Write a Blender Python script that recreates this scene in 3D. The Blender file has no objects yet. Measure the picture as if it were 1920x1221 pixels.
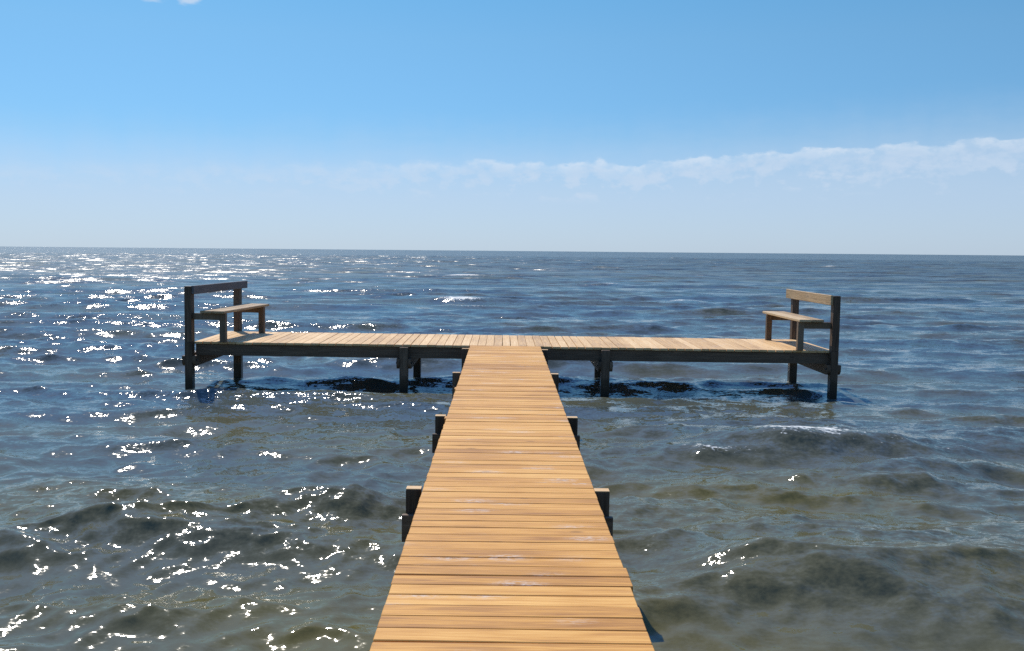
import bpy, math, random
import numpy as np
from mathutils import Matrix, Vector

random.seed(7)
S = bpy.context.scene
COL = S.collection

# ------------------------------------------------------------------ frames
# PIER FRAME: +Y runs out along the walkway, z = 0 is the top of the boards.
# The old pier is not quite level; TILT carries the pier frame into the world (z = 0 is the mean water).
EYE = 1.68
H_WATER = 2.42
CAM_X = -0.06
FPX = 1820.0                                  # focal length in 1920-px pixels
ROLL = math.radians(0.894)
cam_rot = (Matrix.Rotation(math.radians(-0.607), 4, 'Z') @
           Matrix.Rotation(math.radians(90 - 4.655), 4, 'X') @
           Matrix.Rotation(ROLL, 4, 'Z'))
h1 = Vector((-960, 610.5 - 462.0, -FPX))
h2 = Vector((960, 610.5 - 479.0, -FPX))
up_p = (cam_rot.to_3x3() @ h2.cross(h1)).normalized()
if up_p.z < 0:
    up_p = -up_p
TR = up_p.rotation_difference(Vector((0, 0, 1))).to_matrix().to_4x4()
cam_p = Vector((CAM_X, 0, EYE))
w0 = TR @ cam_p
TILT = Matrix.Translation((0, 0, H_WATER - w0.z)) @ TR

# ------------------------------------------------------------------ camera
cd = bpy.data.cameras.new('camera')
cam = bpy.data.objects.new('camera', cd)
COL.objects.link(cam)
cd.sensor_width = 36.0
cd.lens = FPX / 1920 * 36.0
cd.clip_start = 0.05
cd.clip_end = 60000
cam.matrix_world = TILT @ Matrix.Translation(cam_p) @ cam_rot
S.camera = cam
CAM = cam.matrix_world.translation.copy()

# ------------------------------------------------------------------ light and exposure
SUN_EL, SUN_AZ = 51.0, -26.5                  # azimuth from +Y, negative = left
S.view_settings.view_transform = 'Standard'
S.view_settings.look = 'None'
S.view_settings.exposure = 0.0
S.view_settings.gamma = 1.0
S.render.engine = 'CYCLES'
S.cycles.use_denoising = False
S.cycles.max_bounces = 6
S.cycles.sample_clamp_indirect = 4.0

sl = bpy.data.lights.new('sun', 'SUN')
sl.energy = 4.6
sl.angle = math.radians(0.55)
sl.color = (1.0, 0.93, 0.82)
sun = bpy.data.objects.new('sun', sl)
COL.objects.link(sun)
e, a = math.radians(SUN_EL), math.radians(SUN_AZ)
sdir = Vector((math.sin(a) * math.cos(e), math.cos(a) * math.cos(e), math.sin(e)))
sun.rotation_euler = sdir.to_track_quat('Z', 'Y').to_euler()


class NB:
    """small helper to wire node trees"""
    def __init__(self, tree):
        self.t = tree
        self.t.nodes.clear()

    def n(self, kind, **kw):
        nd = self.t.nodes.new(kind)
        for k, v in kw.items():
            setattr(nd, k, v)
        return nd

    def put(self, sock, v):
        if hasattr(v, 'is_output'):
            self.t.links.new(v, sock)
        elif v is not None:
            sock.default_value = v

    def m(self, op, a, b=None, c=None, clamp=False):
        nd = self.n('ShaderNodeMath', operation=op, use_clamp=clamp)
        for i, v in enumerate((a, b, c)):
            self.put(nd.inputs[i], v)
        return nd.outputs[0]

    def vm(self, op, a, b=None, scale=None):
        nd = self.n('ShaderNodeVectorMath', operation=op)
        self.put(nd.inputs[0], a)
        self.put(nd.inputs[1], b)
        if scale is not None:
            self.put(nd.inputs['Scale'], scale)
        return nd.outputs['Value'] if op in ('DOT_PRODUCT', 'LENGTH') else nd.outputs[0]

    def ss(self, v, lo, hi):
        nd = self.n('ShaderNodeMapRange', interpolation_type='SMOOTHSTEP')
        self.put(nd.inputs[0], v)
        self.put(nd.inputs[1], lo)
        self.put(nd.inputs[2], hi)
        return nd.outputs[0]

    def mix(self, f, a, b, mode='MIX'):
        nd = self.n('ShaderNodeMix', data_type='RGBA', blend_type=mode)
        self.put(nd.inputs[0], f)
        self.put(nd.inputs[6], a)
        self.put(nd.inputs[7], b)
        return nd.outputs[2]

    def noise(self, vec, scale, detail=3.0, rough=0.55, dim='3D', dist=0.0):
        nd = self.n('ShaderNodeTexNoise', noise_dimensions=dim)
        self.put(nd.inputs['Vector'], vec)
        nd.inputs['Scale'].default_value = scale
        nd.inputs['Detail'].default_value = detail
        nd.inputs['Roughness'].default_value = rough
        nd.inputs['Distortion'].default_value = dist
        return nd

    def xyz(self, x, y, z):
        nd = self.n('ShaderNodeCombineXYZ')
        for i, v in enumerate((x, y, z)):
            self.put(nd.inputs[i], v)
        return nd.outputs[0]

    def ramp(self, f, stops):
        nd = self.n('ShaderNodeValToRGB')
        el = nd.color_ramp.elements
        while len(el) < len(stops):
            el.new(0.5)
        for q, (p, c) in zip(el, stops):
            q.position = p
            q.color = (*c, 1) if len(c) == 3 else c
        self.put(nd.inputs[0], f)
        return nd.outputs[0]


# ------------------------------------------------------------------ sky
W = bpy.data.worlds.new('World')
S.world = W
W.use_nodes = True
b = NB(W.node_tree)
sky = b.n('ShaderNodeTexSky', sky_type='NISHITA', sun_disc=False)
sky.sun_elevation = e
sky.sun_rotation = a
sky.altitude = 0
sky.air_density = 1.0
sky.dust_density = 0.3
sky.ozone_density = 2.5
tc = b.n('ShaderNodeTexCoord')
sep = b.n('ShaderNodeSeparateXYZ')
b.put(sep.inputs[0], tc.outputs['Generated'])
el_ = b.m('MULTIPLY', b.m('ARCSINE', sep.outputs[2]), 57.29578)                       # degrees
az_ = b.m('MULTIPLY', b.m('ARCTAN2', sep.outputs[0], sep.outputs[1]), 57.29578)
ae = b.xyz(az_, b.m('MULTIPLY', el_, 2.6), 0.0)
# colour grade of clear air by height: saturated blue, the unseen high sky boosted to brighten water reflections
grade = b.ramp(b.m('DIVIDE', el_, 40.0), [(0.0, (0.56, 0.78, 1.18)), (0.07, (0.54, 0.77, 1.16)), (0.16, (0.50, 0.80, 1.06)),
                                          (0.30, (0.57, 0.92, 1.07)), (0.42, (0.51, 0.98, 1.12)), (1.0, (0.86, 1.52, 2.4))])
air = b.mix(1.0, sky.outputs[0], grade, 'MULTIPLY')
# long low cloud bank over a pale haze
n1 = b.noise(ae, 0.14, 5.0, 0.55).outputs[0]
n2 = b.noise(ae, 0.50, 6.0, 0.62).outputs[0]
n3 = b.noise(b.xyz(az_, b.m('MULTIPLY', el_, 1.6), 3.3), 0.85, 5.0, 0.6).outputs[0]
line = b.m('MULTIPLY_ADD', b.ss(az_, 3.0, 26.0), 0.85, b.m('MULTIPLY_ADD', b.ss(az_, -26.0, 0.0), 0.55, 4.65))
top = b.m('ADD', line, b.m('ADD', b.m('MULTIPLY_ADD', n1, 0.8, -0.4), b.m('MULTIPLY_ADD', n2, 1.0, -0.5)))
for (sc_, am_) in ((0.42, 0.20), (1.15, 0.10)):
    pv = b.n('ShaderNodeTexVoronoi', feature='SMOOTH_F1', voronoi_dimensions='2D')
    b.put(pv.inputs['Vector'], b.xyz(az_, b.m('MULTIPLY', el_, 0.25), 0.0))
    pv.inputs['Scale'].default_value = sc_
    pv.inputs['Smoothness'].default_value = 0.25
    top = b.m('ADD', top, b.m('MULTIPLY_ADD', b.m('POWER', pv.outputs['Distance'], 2.0), -2.4 * am_, am_ * 0.6))
d = b.m('SUBTRACT', top, el_)
right = b.ss(az_, -24.0, 8.0)
edge = b.ss(d, 0.0, b.m('MULTIPLY_ADD', right, -0.75, 0.95))
low = b.m('ADD', b.m('MULTIPLY_ADD', n3, 5.0, -1.0), b.m('MULTIPLY', b.ss(az_, 6.0, 24.0), 0.6))
body = b.m('SUBTRACT', 1.0, b.ss(d, b.m('MULTIPLY', low, 0.55), low))
bank = b.m('MULTIPLY', b.m('MULTIPLY', edge, body), b.m('MULTIPLY_ADD', b.ss(n3, 0.36, 0.60), 0.6, 0.4))
bank = b.m('MULTIPLY', bank, b.m('MULTIPLY_ADD', b.ss(n2, 0.32, 0.62), 0.45, 0.55))
bank = b.m('MULTIPLY', bank, b.m('MULTIPLY_ADD', right, 0.36, 0.22))
# a few loose puffs under the bank
pf = b.m('MULTIPLY', b.ss(b.noise(b.xyz(az_, b.m('MULTIPLY', el_, 2.2), 8.0), 0.42, 4.0, 0.5).outputs[0], 0.56, 0.68),
         b.m('MULTIPLY', b.ss(el_, 2.6, 3.4), b.m('SUBTRACT', 1.0, b.ss(d, 2.0, 3.0))))
pf = b.m('MULTIPLY', pf, b.ss(d, 0.3, 0.8))
bank = b.m('MAXIMUM', bank, b.m('MULTIPLY', pf, b.m('MULTIPLY', right, 0.55)))
# one wisp higher up on the left
wn = b.m('MULTIPLY_ADD', b.noise(ae, 1.3, 4.0).outputs[0], 1.2, -0.6)
wisp = None
for (wa, wh) in ((19.55, 1.15), (17.65, 0.8)):
    wx = b.m('DIVIDE', b.m('ADD', az_, wa), wh)
    wy = b.m('DIVIDE', b.m('SUBTRACT', el_, 13.42), 0.42)
    wr = b.m('ADD', b.m('SQRT', b.m('ADD', b.m('MULTIPLY', wx, wx), b.m('MULTIPLY', wy, wy))), wn)
    w1 = b.m('SUBTRACT', 1.0, b.ss(wr, 0.35, 1.05))
    wisp = w1 if wisp is None else b.m('MAXIMUM', wisp, w1)
cl = b.m('MAXIMUM', bank, b.m('MULTIPLY', wisp, 0.7))
veil = b.m('MULTIPLY', b.ss(d, -3.2, 2.6), 0.62)
air = b.mix(veil, air, (5.7, 6.9, 8.5, 1))
crown = b.m('MULTIPLY', b.m('SUBTRACT', 1.0, b.ss(d, 0.15, 0.8)), right)
col = b.mix(cl, air, b.mix(crown, (6.3, 7.4, 8.9, 1), (8.0, 8.7, 9.6, 1)))
bg = b.n('ShaderNodeBackground')
b.put(bg.inputs[0], col)
bg.inputs[1].default_value = 0.097
wo = b.n('ShaderNodeOutputWorld')
b.put(wo.inputs[0], bg.outputs[0])

# ------------------------------------------------------------------ materials
def new_mat(name):
    m = bpy.data.materials.new(name)
    m.use_nodes = True
    return m, NB(m.node_tree)


def wood(name, axis, dark, mid, light, scuff=0.0, rough=0.62, var=0.35, wet=False, bump=0.25):
    m, b = new_mat(name)
    tc = b.n('ShaderNodeTexCoord')
    at = b.n('ShaderNodeAttribute', attribute_name='rnd')
    r = at.outputs['Fac']
    sp = b.n('ShaderNodeSeparateXYZ')
    b.put(sp.inputs[0], tc.outputs['Object'])
    c = [sp.outputs[0], sp.outputs[1], sp.outputs[2]]
    along = c[axis]
    o1, o2 = [c[i] for i in range(3) if i != axis]
    off = b.m('MULTIPLY', r, 37.0)
    v = b.xyz(b.m('MULTIPLY_ADD', along, 1.0, off), b.m('MULTIPLY_ADD', o1, 22.0, off), b.m('MULTIPLY', o2, 22.0))
    grain = b.noise(v, 1.7, 6.0, 0.62, dist=0.8).outputs[0]
    fine = b.noise(b.xyz(b.m('MULTIPLY_ADD', along, 3.0, off), b.m('MULTIPLY', o1, 90.0), b.m('MULTIPLY', o2, 90.0)), 1.5, 3.0, 0.6).outputs[0]
    blotch = b.noise(b.xyz(along, o1, o2), 1.1, 3.0).outputs[0]
    f = b.m('ADD', b.m('MULTIPLY', grain, 0.68), b.m('MULTIPLY', fine, 0.32))
    f = b.m('ADD', f, b.m('MULTIPLY_ADD', r, var * 0.7, -var * 0.35))
    f = b.m('ADD', f, b.m('MULTIPLY_ADD', blotch, 0.3, -0.15))
    colr = b.ramp(f, [(0.28, dark), (0.5, mid), (0.73, light)])
    # knots
    vo = b.n('ShaderNodeTexVoronoi', feature='F1')
    b.put(vo.inputs['Vector'], b.xyz(b.m('MULTIPLY_ADD', along, 2.6, off), b.m('MULTIPLY_ADD', o1, 6.5, off), b.m('MULTIPLY', o2, 6.5)))
    vo.inputs['Scale'].default_value = 1.0
    pick = b.m('GREATER_THAN', b.n('ShaderNodeSeparateColor').outputs[0], 0.5)
    sc = b.n('ShaderNodeSeparateColor')
    b.put(sc.inputs[0], vo.outputs['Color'])
    pick = b.m('GREATER_THAN', sc.outputs[0], 0.72)
    kn = b.m('MULTIPLY', b.m('SUBTRACT', 1.0, b.ss(vo.outputs['Distance'], 0.05, 0.16)), pick)
    colr = b.mix(b.m('MULTIPLY', kn, 0.55), colr, (*[x * 0.45 for x in dark], 1))
    if scuff > 0:
        pk2 = b.m('GREATER_THAN', sc.outputs[1], 0.66)
        sn = b.noise(b.xyz(b.m('MULTIPLY_ADD', along, 9.0, off), b.m('MULTIPLY', o1, 34.0), 0.0), 2.2, 6.0, 0.72).outputs[0]
        sm = b.m('MULTIPLY', b.m('SUBTRACT', 1.0, b.ss(vo.outputs['Distance'], 0.10, 0.5)), b.ss(sn, 0.44, 0.60))
        sm = b.m('MULTIPLY', b.m('MULTIPLY', sm, pk2), scuff)
        colr = b.mix(sm, colr, (0.62, 0.52, 0.43, 1))
    bs = b.n('ShaderNodeBsdfPrincipled')
    if wet:
        geo = b.n('ShaderNodeNewGeometry')
        sg = b.n('ShaderNodeSeparateXYZ')
        b.put(sg.inputs[0], geo.outputs['Position'])
        wn = b.noise(geo.outputs['Position'], 6.0, 3.0).outputs[0]
        hz = b.m('ADD', sg.outputs[2], b.m('MULTIPLY_ADD', wn, 0.16, -0.08))
        wl = b.m('SUBTRACT', 1.0, b.ss(hz, 0.22, 0.34))
        colr = b.mix(b.m('MULTIPLY', wl, 0.75), colr, (0.012, 0.013, 0.009, 1))
        b.put(bs.inputs['Roughness'], b.m('MULTIPLY_ADD', wl, -0.35, rough))
    else:
        b.put(bs.inputs['Roughness'], b.m('MULTIPLY_ADD', grain, 0.2, rough - 0.1))
    b.put(bs.inputs['Base Color'], colr)
    bs.inputs['Specular IOR Level'].default_value = 0.3
    bp = b.n('ShaderNodeBump')
    bp.inputs['Strength'].default_value = bump
    bp.inputs['Distance'].default_value = 0.004
    b.put(bp.inputs['Height'], b.m('ADD', grain, b.m('MULTIPLY', fine, 0.6)))
    b.put(bs.inputs['Normal'], bp.outputs[0])
    out = b.n('ShaderNodeOutputMaterial')
    b.put(out.inputs[0], bs.outputs[0])
    return m


M_WALK = wood('honey_deck_wood', 0, (0.30, 0.120, 0.024), (0.60, 0.285, 0.056), (0.80, 0.455, 0.13), scuff=0.75, var=0.26)
M_PLAT = wood('bleached_deck_wood', 1, (0.40, 0.23, 0.095), (0.64, 0.395, 0.165), (0.80, 0.55, 0.28), scuff=0.3)
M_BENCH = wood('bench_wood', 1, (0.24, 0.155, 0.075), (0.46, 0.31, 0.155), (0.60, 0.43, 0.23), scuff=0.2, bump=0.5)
M_BACK_SHADED = wood('shaded_back_wood', 1, (0.05, 0.042, 0.04), (0.10, 0.085, 0.08), (0.16, 0.14, 0.13), bump=0.5)  # bench wood darkened: the left back board's shade is put into its colour
M_POST = wood('bench_post_wood', 2, (0.046, 0.028, 0.016), (0.128, 0.080, 0.046), (0.22, 0.150, 0.092))
M_LEG = wood('bench_leg_wood', 2, (0.09, 0.055, 0.029), (0.16, 0.104, 0.058), (0.24, 0.165, 0.10))
M_PILE = wood('dark_pile_wood', 2, (0.036, 0.022, 0.012), (0.105, 0.066, 0.037), (0.19, 0.128, 0.078), wet=True)
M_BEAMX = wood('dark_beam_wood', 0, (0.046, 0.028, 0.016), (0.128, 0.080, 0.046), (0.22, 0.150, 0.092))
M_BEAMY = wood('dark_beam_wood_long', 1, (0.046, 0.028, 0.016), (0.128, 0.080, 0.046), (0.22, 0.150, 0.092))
M_PILETOP = wood('cut_pile_top', 0, (0.36, 0.20, 0.08), (0.58, 0.35, 0.15), (0.70, 0.47, 0.23))
mm, b = new_mat('galvanised_steel')
bs = b.n('ShaderNodeBsdfPrincipled')
b.put(bs.inputs['Base Color'], b.ramp(b.noise(b.n('ShaderNodeTexCoord').outputs['Object'], 60.0).outputs[0],
                                      [(0.3, (0.05, 0.035, 0.025)), (0.7, (0.12, 0.11, 0.10))]))
bs.inputs['Metallic'].default_value = 0.7
bs.inputs['Roughness'].default_value = 0.55
b.put(b.n('ShaderNodeOutputMaterial').inputs[0], bs.outputs[0])
M_STEEL = mm


# ------------------------------------------------------------------ mesh helper
class MB:
    def __init__(self):
        self.v, self.f, self.r, self.mi = [], [], [], []

    def sweep(self, p0, p1, wdir, w, t, ch=0.004, segs=1, wob=None, rnd=None, mi=0, endch=True):
        """a board from p0 to p1 (centre line): width w along wdir, thickness t along the third axis, eased edges"""
        p0, p1 = Vector(p0), Vector(p1)
        ax = (p1 - p0).normalized()
        wd = Vector(wdir)
        wd = (wd - ax * wd.dot(ax)).normalized()
        td = ax.cross(wd)
        if td.z < -0.5:
            td = -td
        rnd = random.random() if rnd is None else rnd
        L = (p1 - p0).length

        def prof(k):
            a, c = w / 2 - k, t / 2 - k
            q = ch
            return [(-a + q, -c), (a - q, -c), (a, -c + q), (a, c - q), (a - q, c), (-a + q, c), (-a, c - q), (-a, -c + q)]
        st = []
        if endch:
            st.append((0.0, ch * 0.8))
            st.append((ch * 0.8 / L, 0.0))
        else:
            st.append((0.0, 0.0))
        for i in range(1, segs):
            st.append((i / segs, 0.0))
        if endch:
            st.append((1 - ch * 0.8 / L, 0.0))
            st.append((1.0, ch * 0.8))
        else:
            st.append((1.0, 0.0))
        base = len(self.v)
        for (s, k) in st:
            c = p0 + ax * (L * s)
            ow = (0, 0)
            if wob:
                ow = wob(s)
            for (x, y) in prof(k):
                x = x + (ow[0] if x < 0 else ow[1])
                self.v.append(tuple(c + wd * x + td * y))
        n = len(st)
        flip = ax.cross(wd).dot(td) < 0
        for i in range(n - 1):
            for j in range(8):
                q = [base + i * 8 + j, base + i * 8 + (j + 1) % 8, base + (i + 1) * 8 + (j + 1) % 8, base + (i + 1) * 8 + j]
                self.add(q if not flip else q[::-1], rnd, mi)
        c0 = [base + j for j in range(8)]
        c1 = [base + (n - 1) * 8 + j for j in range(8)]
        self.add(c0[::-1] if not flip else c0, rnd, mi)
        self.add(c1 if not flip else c1[::-1], rnd, mi)

    def add(self, q, rnd, mi=0):
        self.f.append(q)
        self.r.append(rnd)
        self.mi.append(mi)

    def prism(self, poly, x0, x1, rnd=None):
        """polygon in the y-z plane pushed along x"""
        rnd = random.random() if rnd is None else rnd
        bse = len(self.v)
        n = len(poly)
        for x in (x0, x1):
            for (y, z) in poly:
                self.v.append((x, y, z))
        for j in range(n):
            k = (j + 1) % n
            self.add([bse + j, bse + n + j, bse + n + k, bse + k], rnd)
        self.add([bse + j for j in range(n)], rnd)
        self.add([bse + n + j for j in range(n)][::-1], rnd)

    def disc(self, c, nrm, r, h, k=10):
        c, nrm = Vector(c), Vector(nrm).normalized()
        u = nrm.orthogonal().normalized()
        w = nrm.cross(u)
        bse = len(self.v)
        for (hh, rr) in ((0, r), (h * 0.6, r), (h, r * 0.7)):
            for i in range(k):
                t = 2 * math.pi * i / k
                self.v.append(tuple(c + nrm * hh + (u * math.cos(t) + w * math.sin(t)) * rr))
        for l in range(2):
            for i in range(k):
                self.add([bse + l * k + i, bse + l * k + (i + 1) % k, bse + (l + 1) * k + (i + 1) % k, bse + (l + 1) * k + i], 0.5)
        self.add([bse + 2 * k + i for i in range(k)], 0.5)

    def build(self, name, mats, parent=None):
        me = bpy.data.meshes.new(name)
        me.from_pydata(self.v, [], self.f)
        me.update()
        at = me.attributes.new('rnd', 'FLOAT', 'FACE')
        at.data.foreach_set('value', np.array(self.r, dtype=np.float32))
        for m in (mats if isinstance(mats, (list, tuple)) else [mats]):
            me.materials.append(m)
        me.polygons.foreach_set('material_index', np.array(self.mi, dtype=np.int32))
        o = bpy.data.objects.new(name, me)
        COL.objects.link(o)
        if parent is not None:
            o.parent = parent
        return o


def thing(name, label, cat, mat, group=None):
    o = bpy.data.objects.new(name, None)
    COL.objects.link(o)
    o.matrix_world = mat
    o['label'] = label
    o['category'] = cat
    if group:
        o['group'] = group
    return o


def bow(amp):
    a1, a2 = random.uniform(-amp, amp), random.uniform(-amp, amp)
    p1, p2 = random.uniform(0, 6), random.uniform(0, 6)
    return lambda s: (a1 * math.sin(3.3 * s + p1), a2 * math.sin(3.1 * s + p2))


# ------------------------------------------------------------------ pier
pier = thing('pier', 'T shaped wooden pier of honey coloured boards on dark piles over the water', 'pier', TILT)
YF, YB = 16.36, 18.32            # front and back edge of the T platform
XL, XR = -5.24, 5.58             # its ends
HW = 0.59                        # half width of the walkway
TH = 0.038

# walkway boards
mb = MB()
y = -4.0
while y < YF - 0.01:
    w = 0.1405 + random.uniform(-0.002, 0.002)
    if y + w > YF - 0.004:
        w = YF - 0.004 - y
        if w < 0.04:
            break
    gap = random.choice([0.004, 0.005, 0.006, 0.006, 0.007, 0.009])
    jl, jr = random.uniform(-0.002, 0.003), random.uniform(-0.002, 0.003)
    if 4.78 < y + w / 2 < 4.93:
        jr = 0.014
    if random.random() < 0.05:
        jl += 0.018
    dz = random.uniform(-0.003, 0.002)
    sk = random.uniform(-0.003, 0.003)
    mb.sweep((-HW - jl, y + w / 2 - sk, -TH / 2 + dz), (HW + 0.012 + jr, y + w / 2 + sk, -TH / 2 + dz + random.uniform(-0.002, 0.002)), (0, 1, 0), w - gap, TH,
             ch=0.004, segs=8, wob=bow(0.003))
    y += w
mb.build('walkway_deck', M_WALK, pier)

# platform boards (they run front to back)
mb = MB()
x = XL
while x < XR - 0.03:
    w = min(0.1405 + random.uniform(-0.002, 0.002), XR - x)
    gap = random.choice([0.004, 0.006, 0.008, 0.012])
    dz = random.uniform(-0.002, 0.003)
    mb.sweep((x + w / 2, YF - 0.03 - random.uniform(0, 0.012) if abs(x) > 0.7 else YF + 0.003, -TH / 2 + dz),
             (x + w / 2, YB + random.uniform(0, 0.02), -TH / 2 + dz), (1, 0, 0), w - gap, TH, ch=0.004, segs=4, wob=bow(0.002))
    x += w
mb.build('platform_deck', M_PLAT, pier)

# stringers under the walkway
for sx in (-0.53, 0.0, 0.53):
    mb = MB()
    mb.sweep((sx, -4.0, -TH - 0.07), (sx, YF - 0.002, -TH - 0.07), (0, 0, 1), 0.14, 0.045, segs=6)
    mb.build('stringer', M_BEAMY, pier)

# platform edge beams and joists
for (yy, nm) in ((YF + 0.022, 0), (YB - 0.045, 0)):
    mb = MB()
    mb.sweep((XL + 0.02, yy, -TH - 0.098), (XR - 0.02, yy, -TH - 0.098), (0, 0, 1), 0.19, 0.045, segs=6, wob=bow(0.004))
    mb.build('edge_beam', M_BEAMX, pier)
for xx in (XL + 0.045, -3.4, -0.9, 0.9, 3.5, XR - 0.045):
    mb = MB()
    mb.sweep((xx, YF + 0.047, -TH - 0.085), (xx, YB - 0.07, -TH - 0.085), (0, 0, 1), 0.16, 0.045)
    mb.build('joist', M_BEAMY, pier)


PILES = []


def pile(x, y, top, w=0.15, dpt=0.14, bottom=-3.0, lean=(0, 0)):
    mb = MB()
    wp = TILT @ Vector((x, y, -0.74))
    PILES.append((wp.x, wp.y))
    mb.sweep((x + lean[0], y + lean[1], bottom), (x, y, top), (1, 0, 0), w, dpt, ch=0.006, segs=8, wob=bow(0.004))
    return mb.build('pile', M_PILE, pier)


def side_beam(x, y0, y1, zt, zb, t=0.05):
    """beam bolted to the side of a pile, its lower front and back corners cut round"""
    poly = [(y0, zt), (y1, zt)]
    r = 0.10
    for i in range(7):
        t_ = i / 6 * math.pi / 2
        poly.append((y1 - r + r * math.cos(t_), zb + r - r * math.sin(t_)))
    for i in range(7):
        t_ = i / 6 * math.pi / 2
        poly.append((y0 + r - r * math.sin(t_), zb + r - r * math.cos(t_)))
    mb = MB()
    mb.prism(poly, x - t / 2, x + t / 2)
    return mb.build('clamp_beam', M_BEAMY, pier)


# piles of the platform: (front x, rear x); the end ones carry on up as bench posts
for (xf, xb, end) in ((-5.30, -5.06, -1), (-1.70, -1.66, 0), (1.70, 1.79, 0), (5.565, 5.51, 1)):
    pile(xf, YF - 0.072 if end else YF - 0.052, -0.002 if end else -TH - 0.003, w=0.125 if end else 0.14)
    pile(xb, YB + 0.06, -0.002 if end else -TH - 0.003, w=0.14)
    for s in (-1, 1):
        cx = xf + s * (0.0875 if end else 0.0955)
        o = side_beam(cx, YF - 0.14, YB + 0.12, -TH - 0.196, -TH - 0.37)
        for (yy, zz) in ((YF - 0.06, -TH - 0.27), (YB + 0.0, -TH - 0.27)):
            mb = MB()
            mb.disc((cx + s * 0.025, yy, zz), (s, 0, 0), 0.02, 0.014)
            mb.build('bolt', M_STEEL, o)

# bents of the walkway: a pile at each side and a cap beam across the front
for yy in (-2.6, 0.55, 3.55, 6.66, 9.56, 12.86, 15.9):
    for s in (-1, 1):
        q = 0.655
        o = pile(s * q, yy, -0.012, w=0.105, dpt=0.085)
        mb = MB()
        mb.sweep((s * q, yy, -0.0115), (s * q, yy, -0.004), (1, 0, 0), 0.104, 0.084, ch=0.002)
        mb.build('cut_top', M_PILETOP, o)
    ov = 0.66 if yy < 5 else 0.73 if yy < 12 else 0.69
    o = MB()
    o.sweep((-ov, yy - 0.069, -TH - 0.14 - 0.095), (ov, yy - 0.069, -TH - 0.14 - 0.095), (0, 0, 1), 0.19, 0.045, segs=3)
    o.build('cap_beam', M_BEAMX, pier)


# ------------------------------------------------------------------ benches
def bench(label, s, front, rear, bh, mat_back):
    """s = +1: back on the right side.  front / rear: deck-plane points (x, y) of the two tall posts"""
    f, r = Vector((*front, 0)), Vector((*rear, 0))
    ln = (r - f).normalized()
    inw = Vector((-ln.y, ln.x, 0)) * s          # towards the seat
    root = thing('bench', label, 'bench', TILT @ Matrix.Translation(f), 'benches at the two ends of the pier platform')
    L = (r - f).length

    def P(along, inn, z):
        return ln * along + inn * inw + Vector((0, 0, z))
    # tall posts standing on the piles
    for (k, wd) in ((0.0, 0.12), (L, 0.12)):
        mb = MB()
        mb.sweep(P(k, 0, -0.0015), P(k, 0, 0.935 if k == 0 else 0.93), inw, wd, 0.13, ch=0.006, segs=3, wob=bow(0.003))
        mb.build('back_post', M_POST, root)
    # back board on the inner face of the posts
    mb = MB()
    mb.sweep(P(-0.05, 0.0825, 0.945 - bh / 2), P(L + 0.24, 0.0825, 0.949 - bh / 2), (0, 0, 1), bh, 0.042, ch=0.006, segs=6, wob=bow(0.003))
    mb.build('backrest', mat_back, root)
    # front legs
    for k in (0.035, L - 0.28):
        mb = MB()
        mb.sweep(P(k, 0.575, 0.003), P(k, 0.575, 0.487), inw, 0.10, 0.09, ch=0.005, segs=2)
        mb.build('front_leg', M_LEG, root)
    # arms that carry the seat
    for k in (0.022, L - 0.205):
        mb = MB()
        mb.sweep(P(k + 0.004, 0.062, 0.43), P(k + 0.004, 0.524, 0.43), (0, 0, 1), 0.11, 0.044, ch=0.004)
        mb.build('seat_support', M_LEG, root)
    # seat of two planks
    mb = MB()
    for c in (0.315, 0.525):
        mb.sweep(P(-0.07, c, 0.51), P(L - 0.02, c, 0.512), inw, 0.204, 0.042, ch=0.006, segs=5, wob=bow(0.003))
    mb.build('seat', M_BENCH, root)
    return root


bench('wooden bench with a dark shaded back board, at the pier end beside the glittering water', -1, (-5.30, YF - 0.072), (-5.06, YB + 0.06), 0.14, M_BACK_SHADED)
bench('wooden bench with a sunlit tan back board, at the pier end away from the glitter', 1, (5.565, YF - 0.072), (5.51, YB + 0.06), 0.172, M_BENCH)

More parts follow.
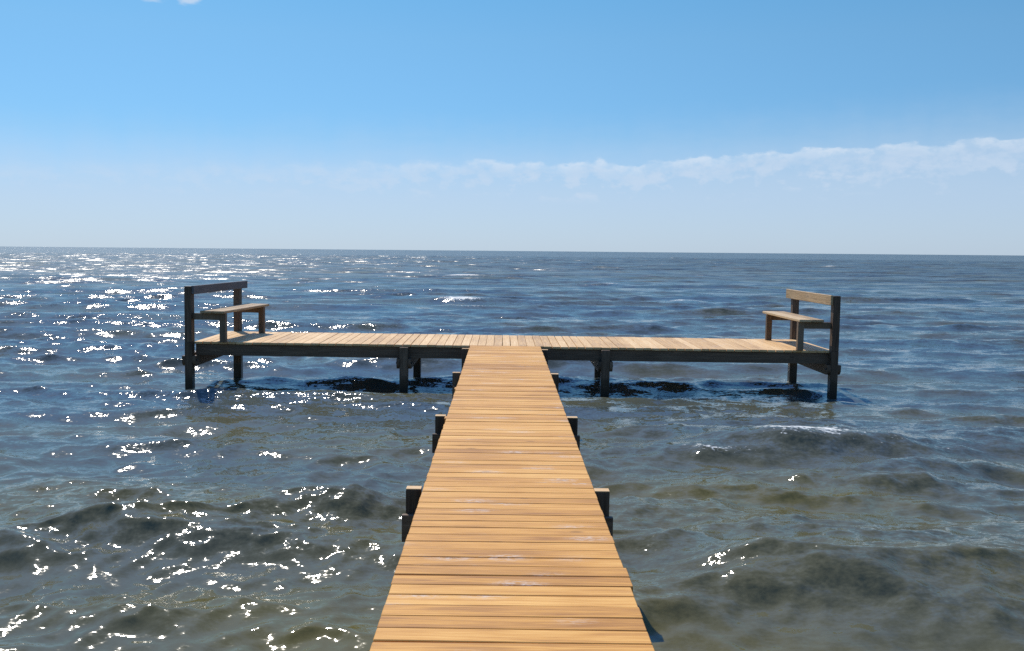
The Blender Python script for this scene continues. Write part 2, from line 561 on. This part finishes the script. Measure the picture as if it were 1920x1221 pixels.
# ------------------------------------------------------------------ water
def build_water():
    rng = np.random.default_rng(42)
    th_f = np.linspace(math.radians(-46), math.radians(46), 820)
    th_c = np.linspace(math.radians(46), math.radians(314), 150)[1:-1]
    th = np.concatenate([th_f, th_c])
    dth = np.concatenate([np.full(820, th_f[1] - th_f[0]), np.full(148, th_c[1] - th_c[0])])
    r = [1.2]
    while r[-1] < 420:
        r.append(r[-1] + (0.022 if r[-1] < 11.5 and r[-1] > 4.5 else min(r[-1] * 0.0046 + 0.003, 0.5)))
    while r[-1] < 16000:
        r.append(r[-1] * 1.06)
    r = np.array(r)
    dr = np.gradient(r)
    R, T = np.meshgrid(r, th, indexing='ij')
    X = CAM.x + R * np.sin(T)
    Y = CAM.y + R * np.cos(T)
    sp = np.maximum(dr[:, None], R * dth[None, :]).astype(np.float32)
    X = X.astype(np.float32)
    Y = Y.astype(np.float32)
    Z = np.zeros_like(X)
    DX = np.zeros_like(X)
    DY = np.zeros_like(X)
    J = np.zeros_like(X)
    # slow patchiness of the chop
    gust = np.zeros_like(X)
    for i in range(6):
        kk = 2 * math.pi / rng.uniform(9, 30)
        aa = rng.uniform(0, 6.28)
        gust += np.sin(kk * (X * math.cos(aa) + Y * math.sin(aa)) + rng.uniform(0, 6.28)).astype(np.float32)
    gust = 1.0 + 0.16 * gust

    def comp(lam, slope, ang, ph, q, gw):
        nonlocal Z, DX, DY, J
        k = 2 * math.pi / lam
        amp = slope / k
        dx, dy = math.sin(ang), -math.cos(ang)                # ang 0: runs towards the camera
        fade = np.clip((lam / sp - 2.5) / 3.0, 0, 1)
        p = k * (dx * X + dy * Y) + ph
        s, c = np.sin(p), np.cos(p)
        A = amp * fade * (gust if gw else 1.0)
        Z += A * c
        DX -= q * A * dx * s
        DY -= q * A * dy * s
        J += q * A * k * c

    for i in range(16):                                        # main chop
        lam = 3.5 * math.exp(rng.normal(0, 0.26))
        comp(lam, 0.038, math.radians(rng.normal(-1, 9)), rng.uniform(0, 6.28), 1.0, False)
    for i in range(40):
        lam = math.exp(rng.uniform(math.log(0.7), math.log(2.4)))
        comp(lam, 0.031, math.radians(rng.normal(0, 27)), rng.uniform(0, 6.28), 0.8, True)
    for i in range(60):
        lam = math.exp(rng.uniform(math.log(0.17), math.log(0.8)))
        comp(lam, 0.030, math.radians(rng.normal(0, 42)), rng.uniform(0, 6.28), 0.7, True)
    # single steep crests: (x, y, half length, direction of travel, height, half width, foam)
    F = np.zeros_like(X)
    for (cx, cy, hl, ang, hgt, wd, fo) in RIDGES:
        an = math.radians(ang)
        dx, dy = math.sin(an), -math.cos(an)
        u = (X - cx) * dx + (Y - cy) * dy                      # ahead of the crest
        v = -(X - cx) * dy + (Y - cy) * dx
        u = u + 0.10 * v * v / max(hl, 0.3) + 0.07 * np.sin(2.1 * v + cx) + 0.03 * np.sin(5.3 * v)
        env = np.exp(-(v / hl) ** 2)
        pr = np.where(u > 0, np.exp(-(u / (wd * 0.6)) ** 2), np.exp(-(u / (wd * 1.6)) ** 2))
        Z += (1.25 * hgt * env * pr).astype(np.float32)
        F = np.maximum(F, fo * np.exp(-(v / (hl * 0.6)) ** 2) * np.where(u > 0, np.exp(-(u / (0.40 * wd)) ** 2), np.exp(-(u / (0.28 * wd)) ** 2)))
    CH = np.clip(0.5 + Z / 0.22, 0, 1)
    for (px_, py_) in PILES:
        dd = np.hypot(X - px_, Y - py_)
        F = np.maximum(F, 0.5 * np.exp(-((dd - 0.08) / 0.10) ** 2))
    J0 = 0.66
    F = np.maximum(F, np.clip((J - J0) / 0.35, 0, 1) * 0.9)
    V = np.stack([X + DX, Y + DY, Z], -1).reshape(-1, 3)
    nr, nt = R.shape
    i, j = np.meshgrid(np.arange(nr - 1), np.arange(nt), indexing='ij')
    j2 = (j + 1) % nt
    q = np.stack([i * nt + j, (i + 1) * nt + j, (i + 1) * nt + j2, i * nt + j2], -1).reshape(-1, 4)[:, ::-1]
    me = bpy.data.meshes.new('sea_water')
    nv = len(V)
    cap = nv
    V = np.concatenate([V, [[CAM.x, CAM.y, 0]]])
    tri = np.stack([np.full(nt, cap), np.arange(nt), (np.arange(nt) + 1) % nt], -1)[:, ::-1]
    me.vertices.add(len(V))
    me.vertices.foreach_set('co', V.astype(np.float32).ravel())
    me.loops.add(q.size + tri.size)
    me.loops.foreach_set('vertex_index', np.concatenate([q.ravel(), tri.ravel()]).astype(np.int32))
    me.polygons.add(len(q) + len(tri))
    ls = np.concatenate([np.arange(len(q)) * 4, q.size + np.arange(len(tri)) * 3])
    me.polygons.foreach_set('loop_start', ls.astype(np.int32))
    me.polygons.foreach_set('use_smooth', np.ones(len(q) + len(tri), dtype=bool))
    me.update(calc_edges=True)
    fa = me.attributes.new('foam', 'FLOAT', 'POINT')
    fa.data.foreach_set('value', np.concatenate([F.ravel(), [0]]).astype(np.float32))
    ca = me.attributes.new('chop', 'FLOAT', 'POINT')
    ca.data.foreach_set('value', np.concatenate([CH.ravel(), [0.5]]).astype(np.float32))
    o = bpy.data.objects.new('sea_water', me)
    COL.objects.link(o)
    o['kind'] = 'structure'
    return o


def px_to_water(px, py):
    dv = cam.matrix_world.to_3x3() @ Vector((px - 960, 610.5 - py, -FPX))
    t = -CAM.z / dv.z
    return CAM.x + dv.x * t, CAM.y + dv.y * t


# crests seen in the photograph, where they lie on the water
RIDGES = []
for (px, py, hl, ang, hgt, wd, fo) in (
        (1510, 842, 1.3, -4, 0.17, 0.6, 1.0), (1350, 858, 0.9, -8, 0.09, 0.35, 0.6), (1640, 915, 1.3, 6, 0.12, 0.5, 0.0), (1330, 925, 1.0, -6, 0.09, 0.4, 0.0), (1700, 880, 1.2, 8, 0.10, 0.5, 0.0),
        (1640, 1105, 1.5, 9, 0.12, 0.6, 0.0), (1700, 850, 2.2, 5, 0.07, 0.45, 0.2), (1300, 985, 1.3, -5, 0.05, 0.4, 0.0), (1850, 1150, 1.0, 16, 0.09, 0.6, 0.0), (1420, 1085, 0.5, -4, 0.08, 0.3, 0.25),
        (180, 1000, 1.0, -14, 0.12, 0.45, 0.0), (480, 975, 1.2, -10, 0.12, 0.4, 0.0), (690, 960, 0.8, -6, 0.10, 0.35, 0.0),
        (150, 915, 1.0, -6, 0.06, 0.4, 0.0), (420, 915, 1.0, -8, 0.07, 0.4, 0.0), (640, 905, 0.9, -4, 0.07, 0.35, 0.0),
        (520, 752, 3.2, -3, 0.10, 0.45, 0.0), (865, 568, 2.0, 0, 0.15, 0.8, 1.2), (880, 578, 1.6, 0, 0.08, 0.5, 0.8), (1275, 568, 1.6, 2, 0.15, 0.8, 0.8), (1100, 568, 1.6, 0, 0.10, 0.6, 0.5),
        (190, 578, 3.4, -3, 0.15, 0.9, 0.2), (110, 652, 2.6, -6, 0.15, 0.7, 0.1), (600, 614, 2.8, 0, 0.14, 0.7, 0.1),
        (1700, 598, 2.6, 4, 0.13, 0.9, 0.0), (170, 527, 7.0, 0, 0.18, 1.3, 0.0), (870, 519, 3.2, 0, 0.2, 1.2, 1.2),
        (1140, 536, 1.6, 0, 0.16, 1.0, 0.9), (1458, 528, 1.4, 0, 0.15, 1.0, 1.1), (1555, 502, 2.6, 0, 0.2, 1.5, 1.2), (860, 500, 3.0, 0, 0.2, 1.5, 1.0),
        (1250, 640, 1.2, 3, 0.05, 0.6, 0.0)):
    wx, wy = px_to_water(px, py)
    RIDGES.append((wx, wy, hl, ang, hgt, wd, fo))

m, b = new_mat('sea_water')
geo = b.n('ShaderNodeNewGeometry')
pos = geo.outputs['Position']
sp = b.n('ShaderNodeSeparateXYZ')
b.put(sp.inputs[0], pos)
st = b.xyz(b.m('MULTIPLY', sp.outputs[0], 0.42), sp.outputs[1], b.m('MULTIPLY', sp.outputs[2], 0.5))


st2 = b.xyz(b.m('MULTIPLY', sp.outputs[0], 0.65), sp.outputs[1], b.m('MULTIPLY', sp.outputs[2], 0.5))


def slope(scale, amp, detail=2.0, vec=st):
    n = b.noise(vec, scale, detail, 0.55)
    q = b.vm('SUBTRACT', n.outputs['Color'], (0.5, 0.5, 0.5))
    return b.vm('MULTIPLY', q, (amp, amp, 0.0))


# patches of wind: ripples are stronger inside them
gust = b.ss(b.noise(b.xyz(b.m('MULTIPLY', sp.outputs[0], 0.3), sp.outputs[1], 0.0), 0.11, 3.0).outputs[0], 0.35, 0.65)
s_ = b.vm('ADD', slope(9.0, 0.85), b.vm('ADD', slope(4.6, 0.8), slope(2.2, 0.7)))
s_ = b.vm('ADD', s_, b.vm('ADD', slope(24.0, 0.8, 1.0, st2), slope(60.0, 0.4, 1.0, st2)))
chop = b.n('ShaderNodeAttribute', attribute_name='chop').outputs['Fac']
s_ = b.vm('SCALE', s_, scale=b.m('MULTIPLY', b.m('MULTIPLY_ADD', gust, 0.40, 0.45), b.m('MULTIPLY_ADD', b.ss(chop, 0.35, 0.95), 0.40, 0.62)))
far = b.ss(b.vm('LENGTH', b.vm('SUBTRACT', pos, tuple(CAM))), 25.0, 110.0)
s2 = b.vm('ADD', slope(0.9, 1.4), slope(0.33, 0.7))
s_ = b.vm('ADD', s_, b.vm('SCALE', s2, scale=far))
nrm = b.vm('NORMALIZE', b.vm('ADD', geo.outputs['Normal'], s_))
bs = b.n('ShaderNodeBsdfPrincipled')
bs.inputs['IOR'].default_value = 1.333
fat = b.n('ShaderNodeAttribute', attribute_name='foam')
fv = b.xyz(b.m('MULTIPLY', sp.outputs[0], 0.7), sp.outputs[1], sp.outputs[2])
fn = b.noise(fv, 5.0, 6.0, 0.75, dist=0.6).outputs[0]
fb = b.n('ShaderNodeTexVoronoi', feature='F1')
b.put(fb.inputs['Vector'], fv)
fb.inputs['Scale'].default_value = 26.0
fn2 = b.noise(fv, 17.0, 4.0, 0.7).outputs[0]
fz = b.m('ADD', b.m('MULTIPLY', fn, 0.55), b.m('ADD', b.m('MULTIPLY', fn2, 0.45), b.m('MULTIPLY_ADD', fb.outputs['Distance'], 0.2, -0.08)))
thr = b.m('MULTIPLY_ADD', fat.outputs['Fac'], -0.30, 0.705)
foam = b.ss(b.m('SUBTRACT', fz, thr), -0.02, 0.10)
foam = b.m('MULTIPLY', foam, b.ss(fat.outputs['Fac'], 0.02, 0.2))
# stirred-up silt: patchy, and thicker over the shallows nearer the shore
silt = b.noise(b.xyz(b.m('MULTIPLY', sp.outputs[0], 0.5), sp.outputs[1], 0.0), 0.30, 3.0).outputs[0]
silt = b.m('ADD', b.m('MULTIPLY', b.ss(silt, 0.36, 0.66), 0.6), b.m('MULTIPLY_ADD', b.ss(sp.outputs[1], 6.0, 17.0), -0.55, 0.55))
wc = b.mix(silt, (0.062, 0.080, 0.078, 1), (0.122, 0.104, 0.030, 1))
b.put(bs.inputs['Base Color'], b.mix(foam, wc, (0.70, 0.70, 0.62, 1)))
b.put(bs.inputs['Roughness'], b.m('ADD', b.m('MULTIPLY_ADD', foam, 0.5, 0.075), b.m('MULTIPLY', far, 0.22)))
b.put(bs.inputs['Normal'], nrm)
b.put(b.n('ShaderNodeOutputMaterial').inputs[0], bs.outputs[0])
water = build_water()
water.data.materials.append(m)
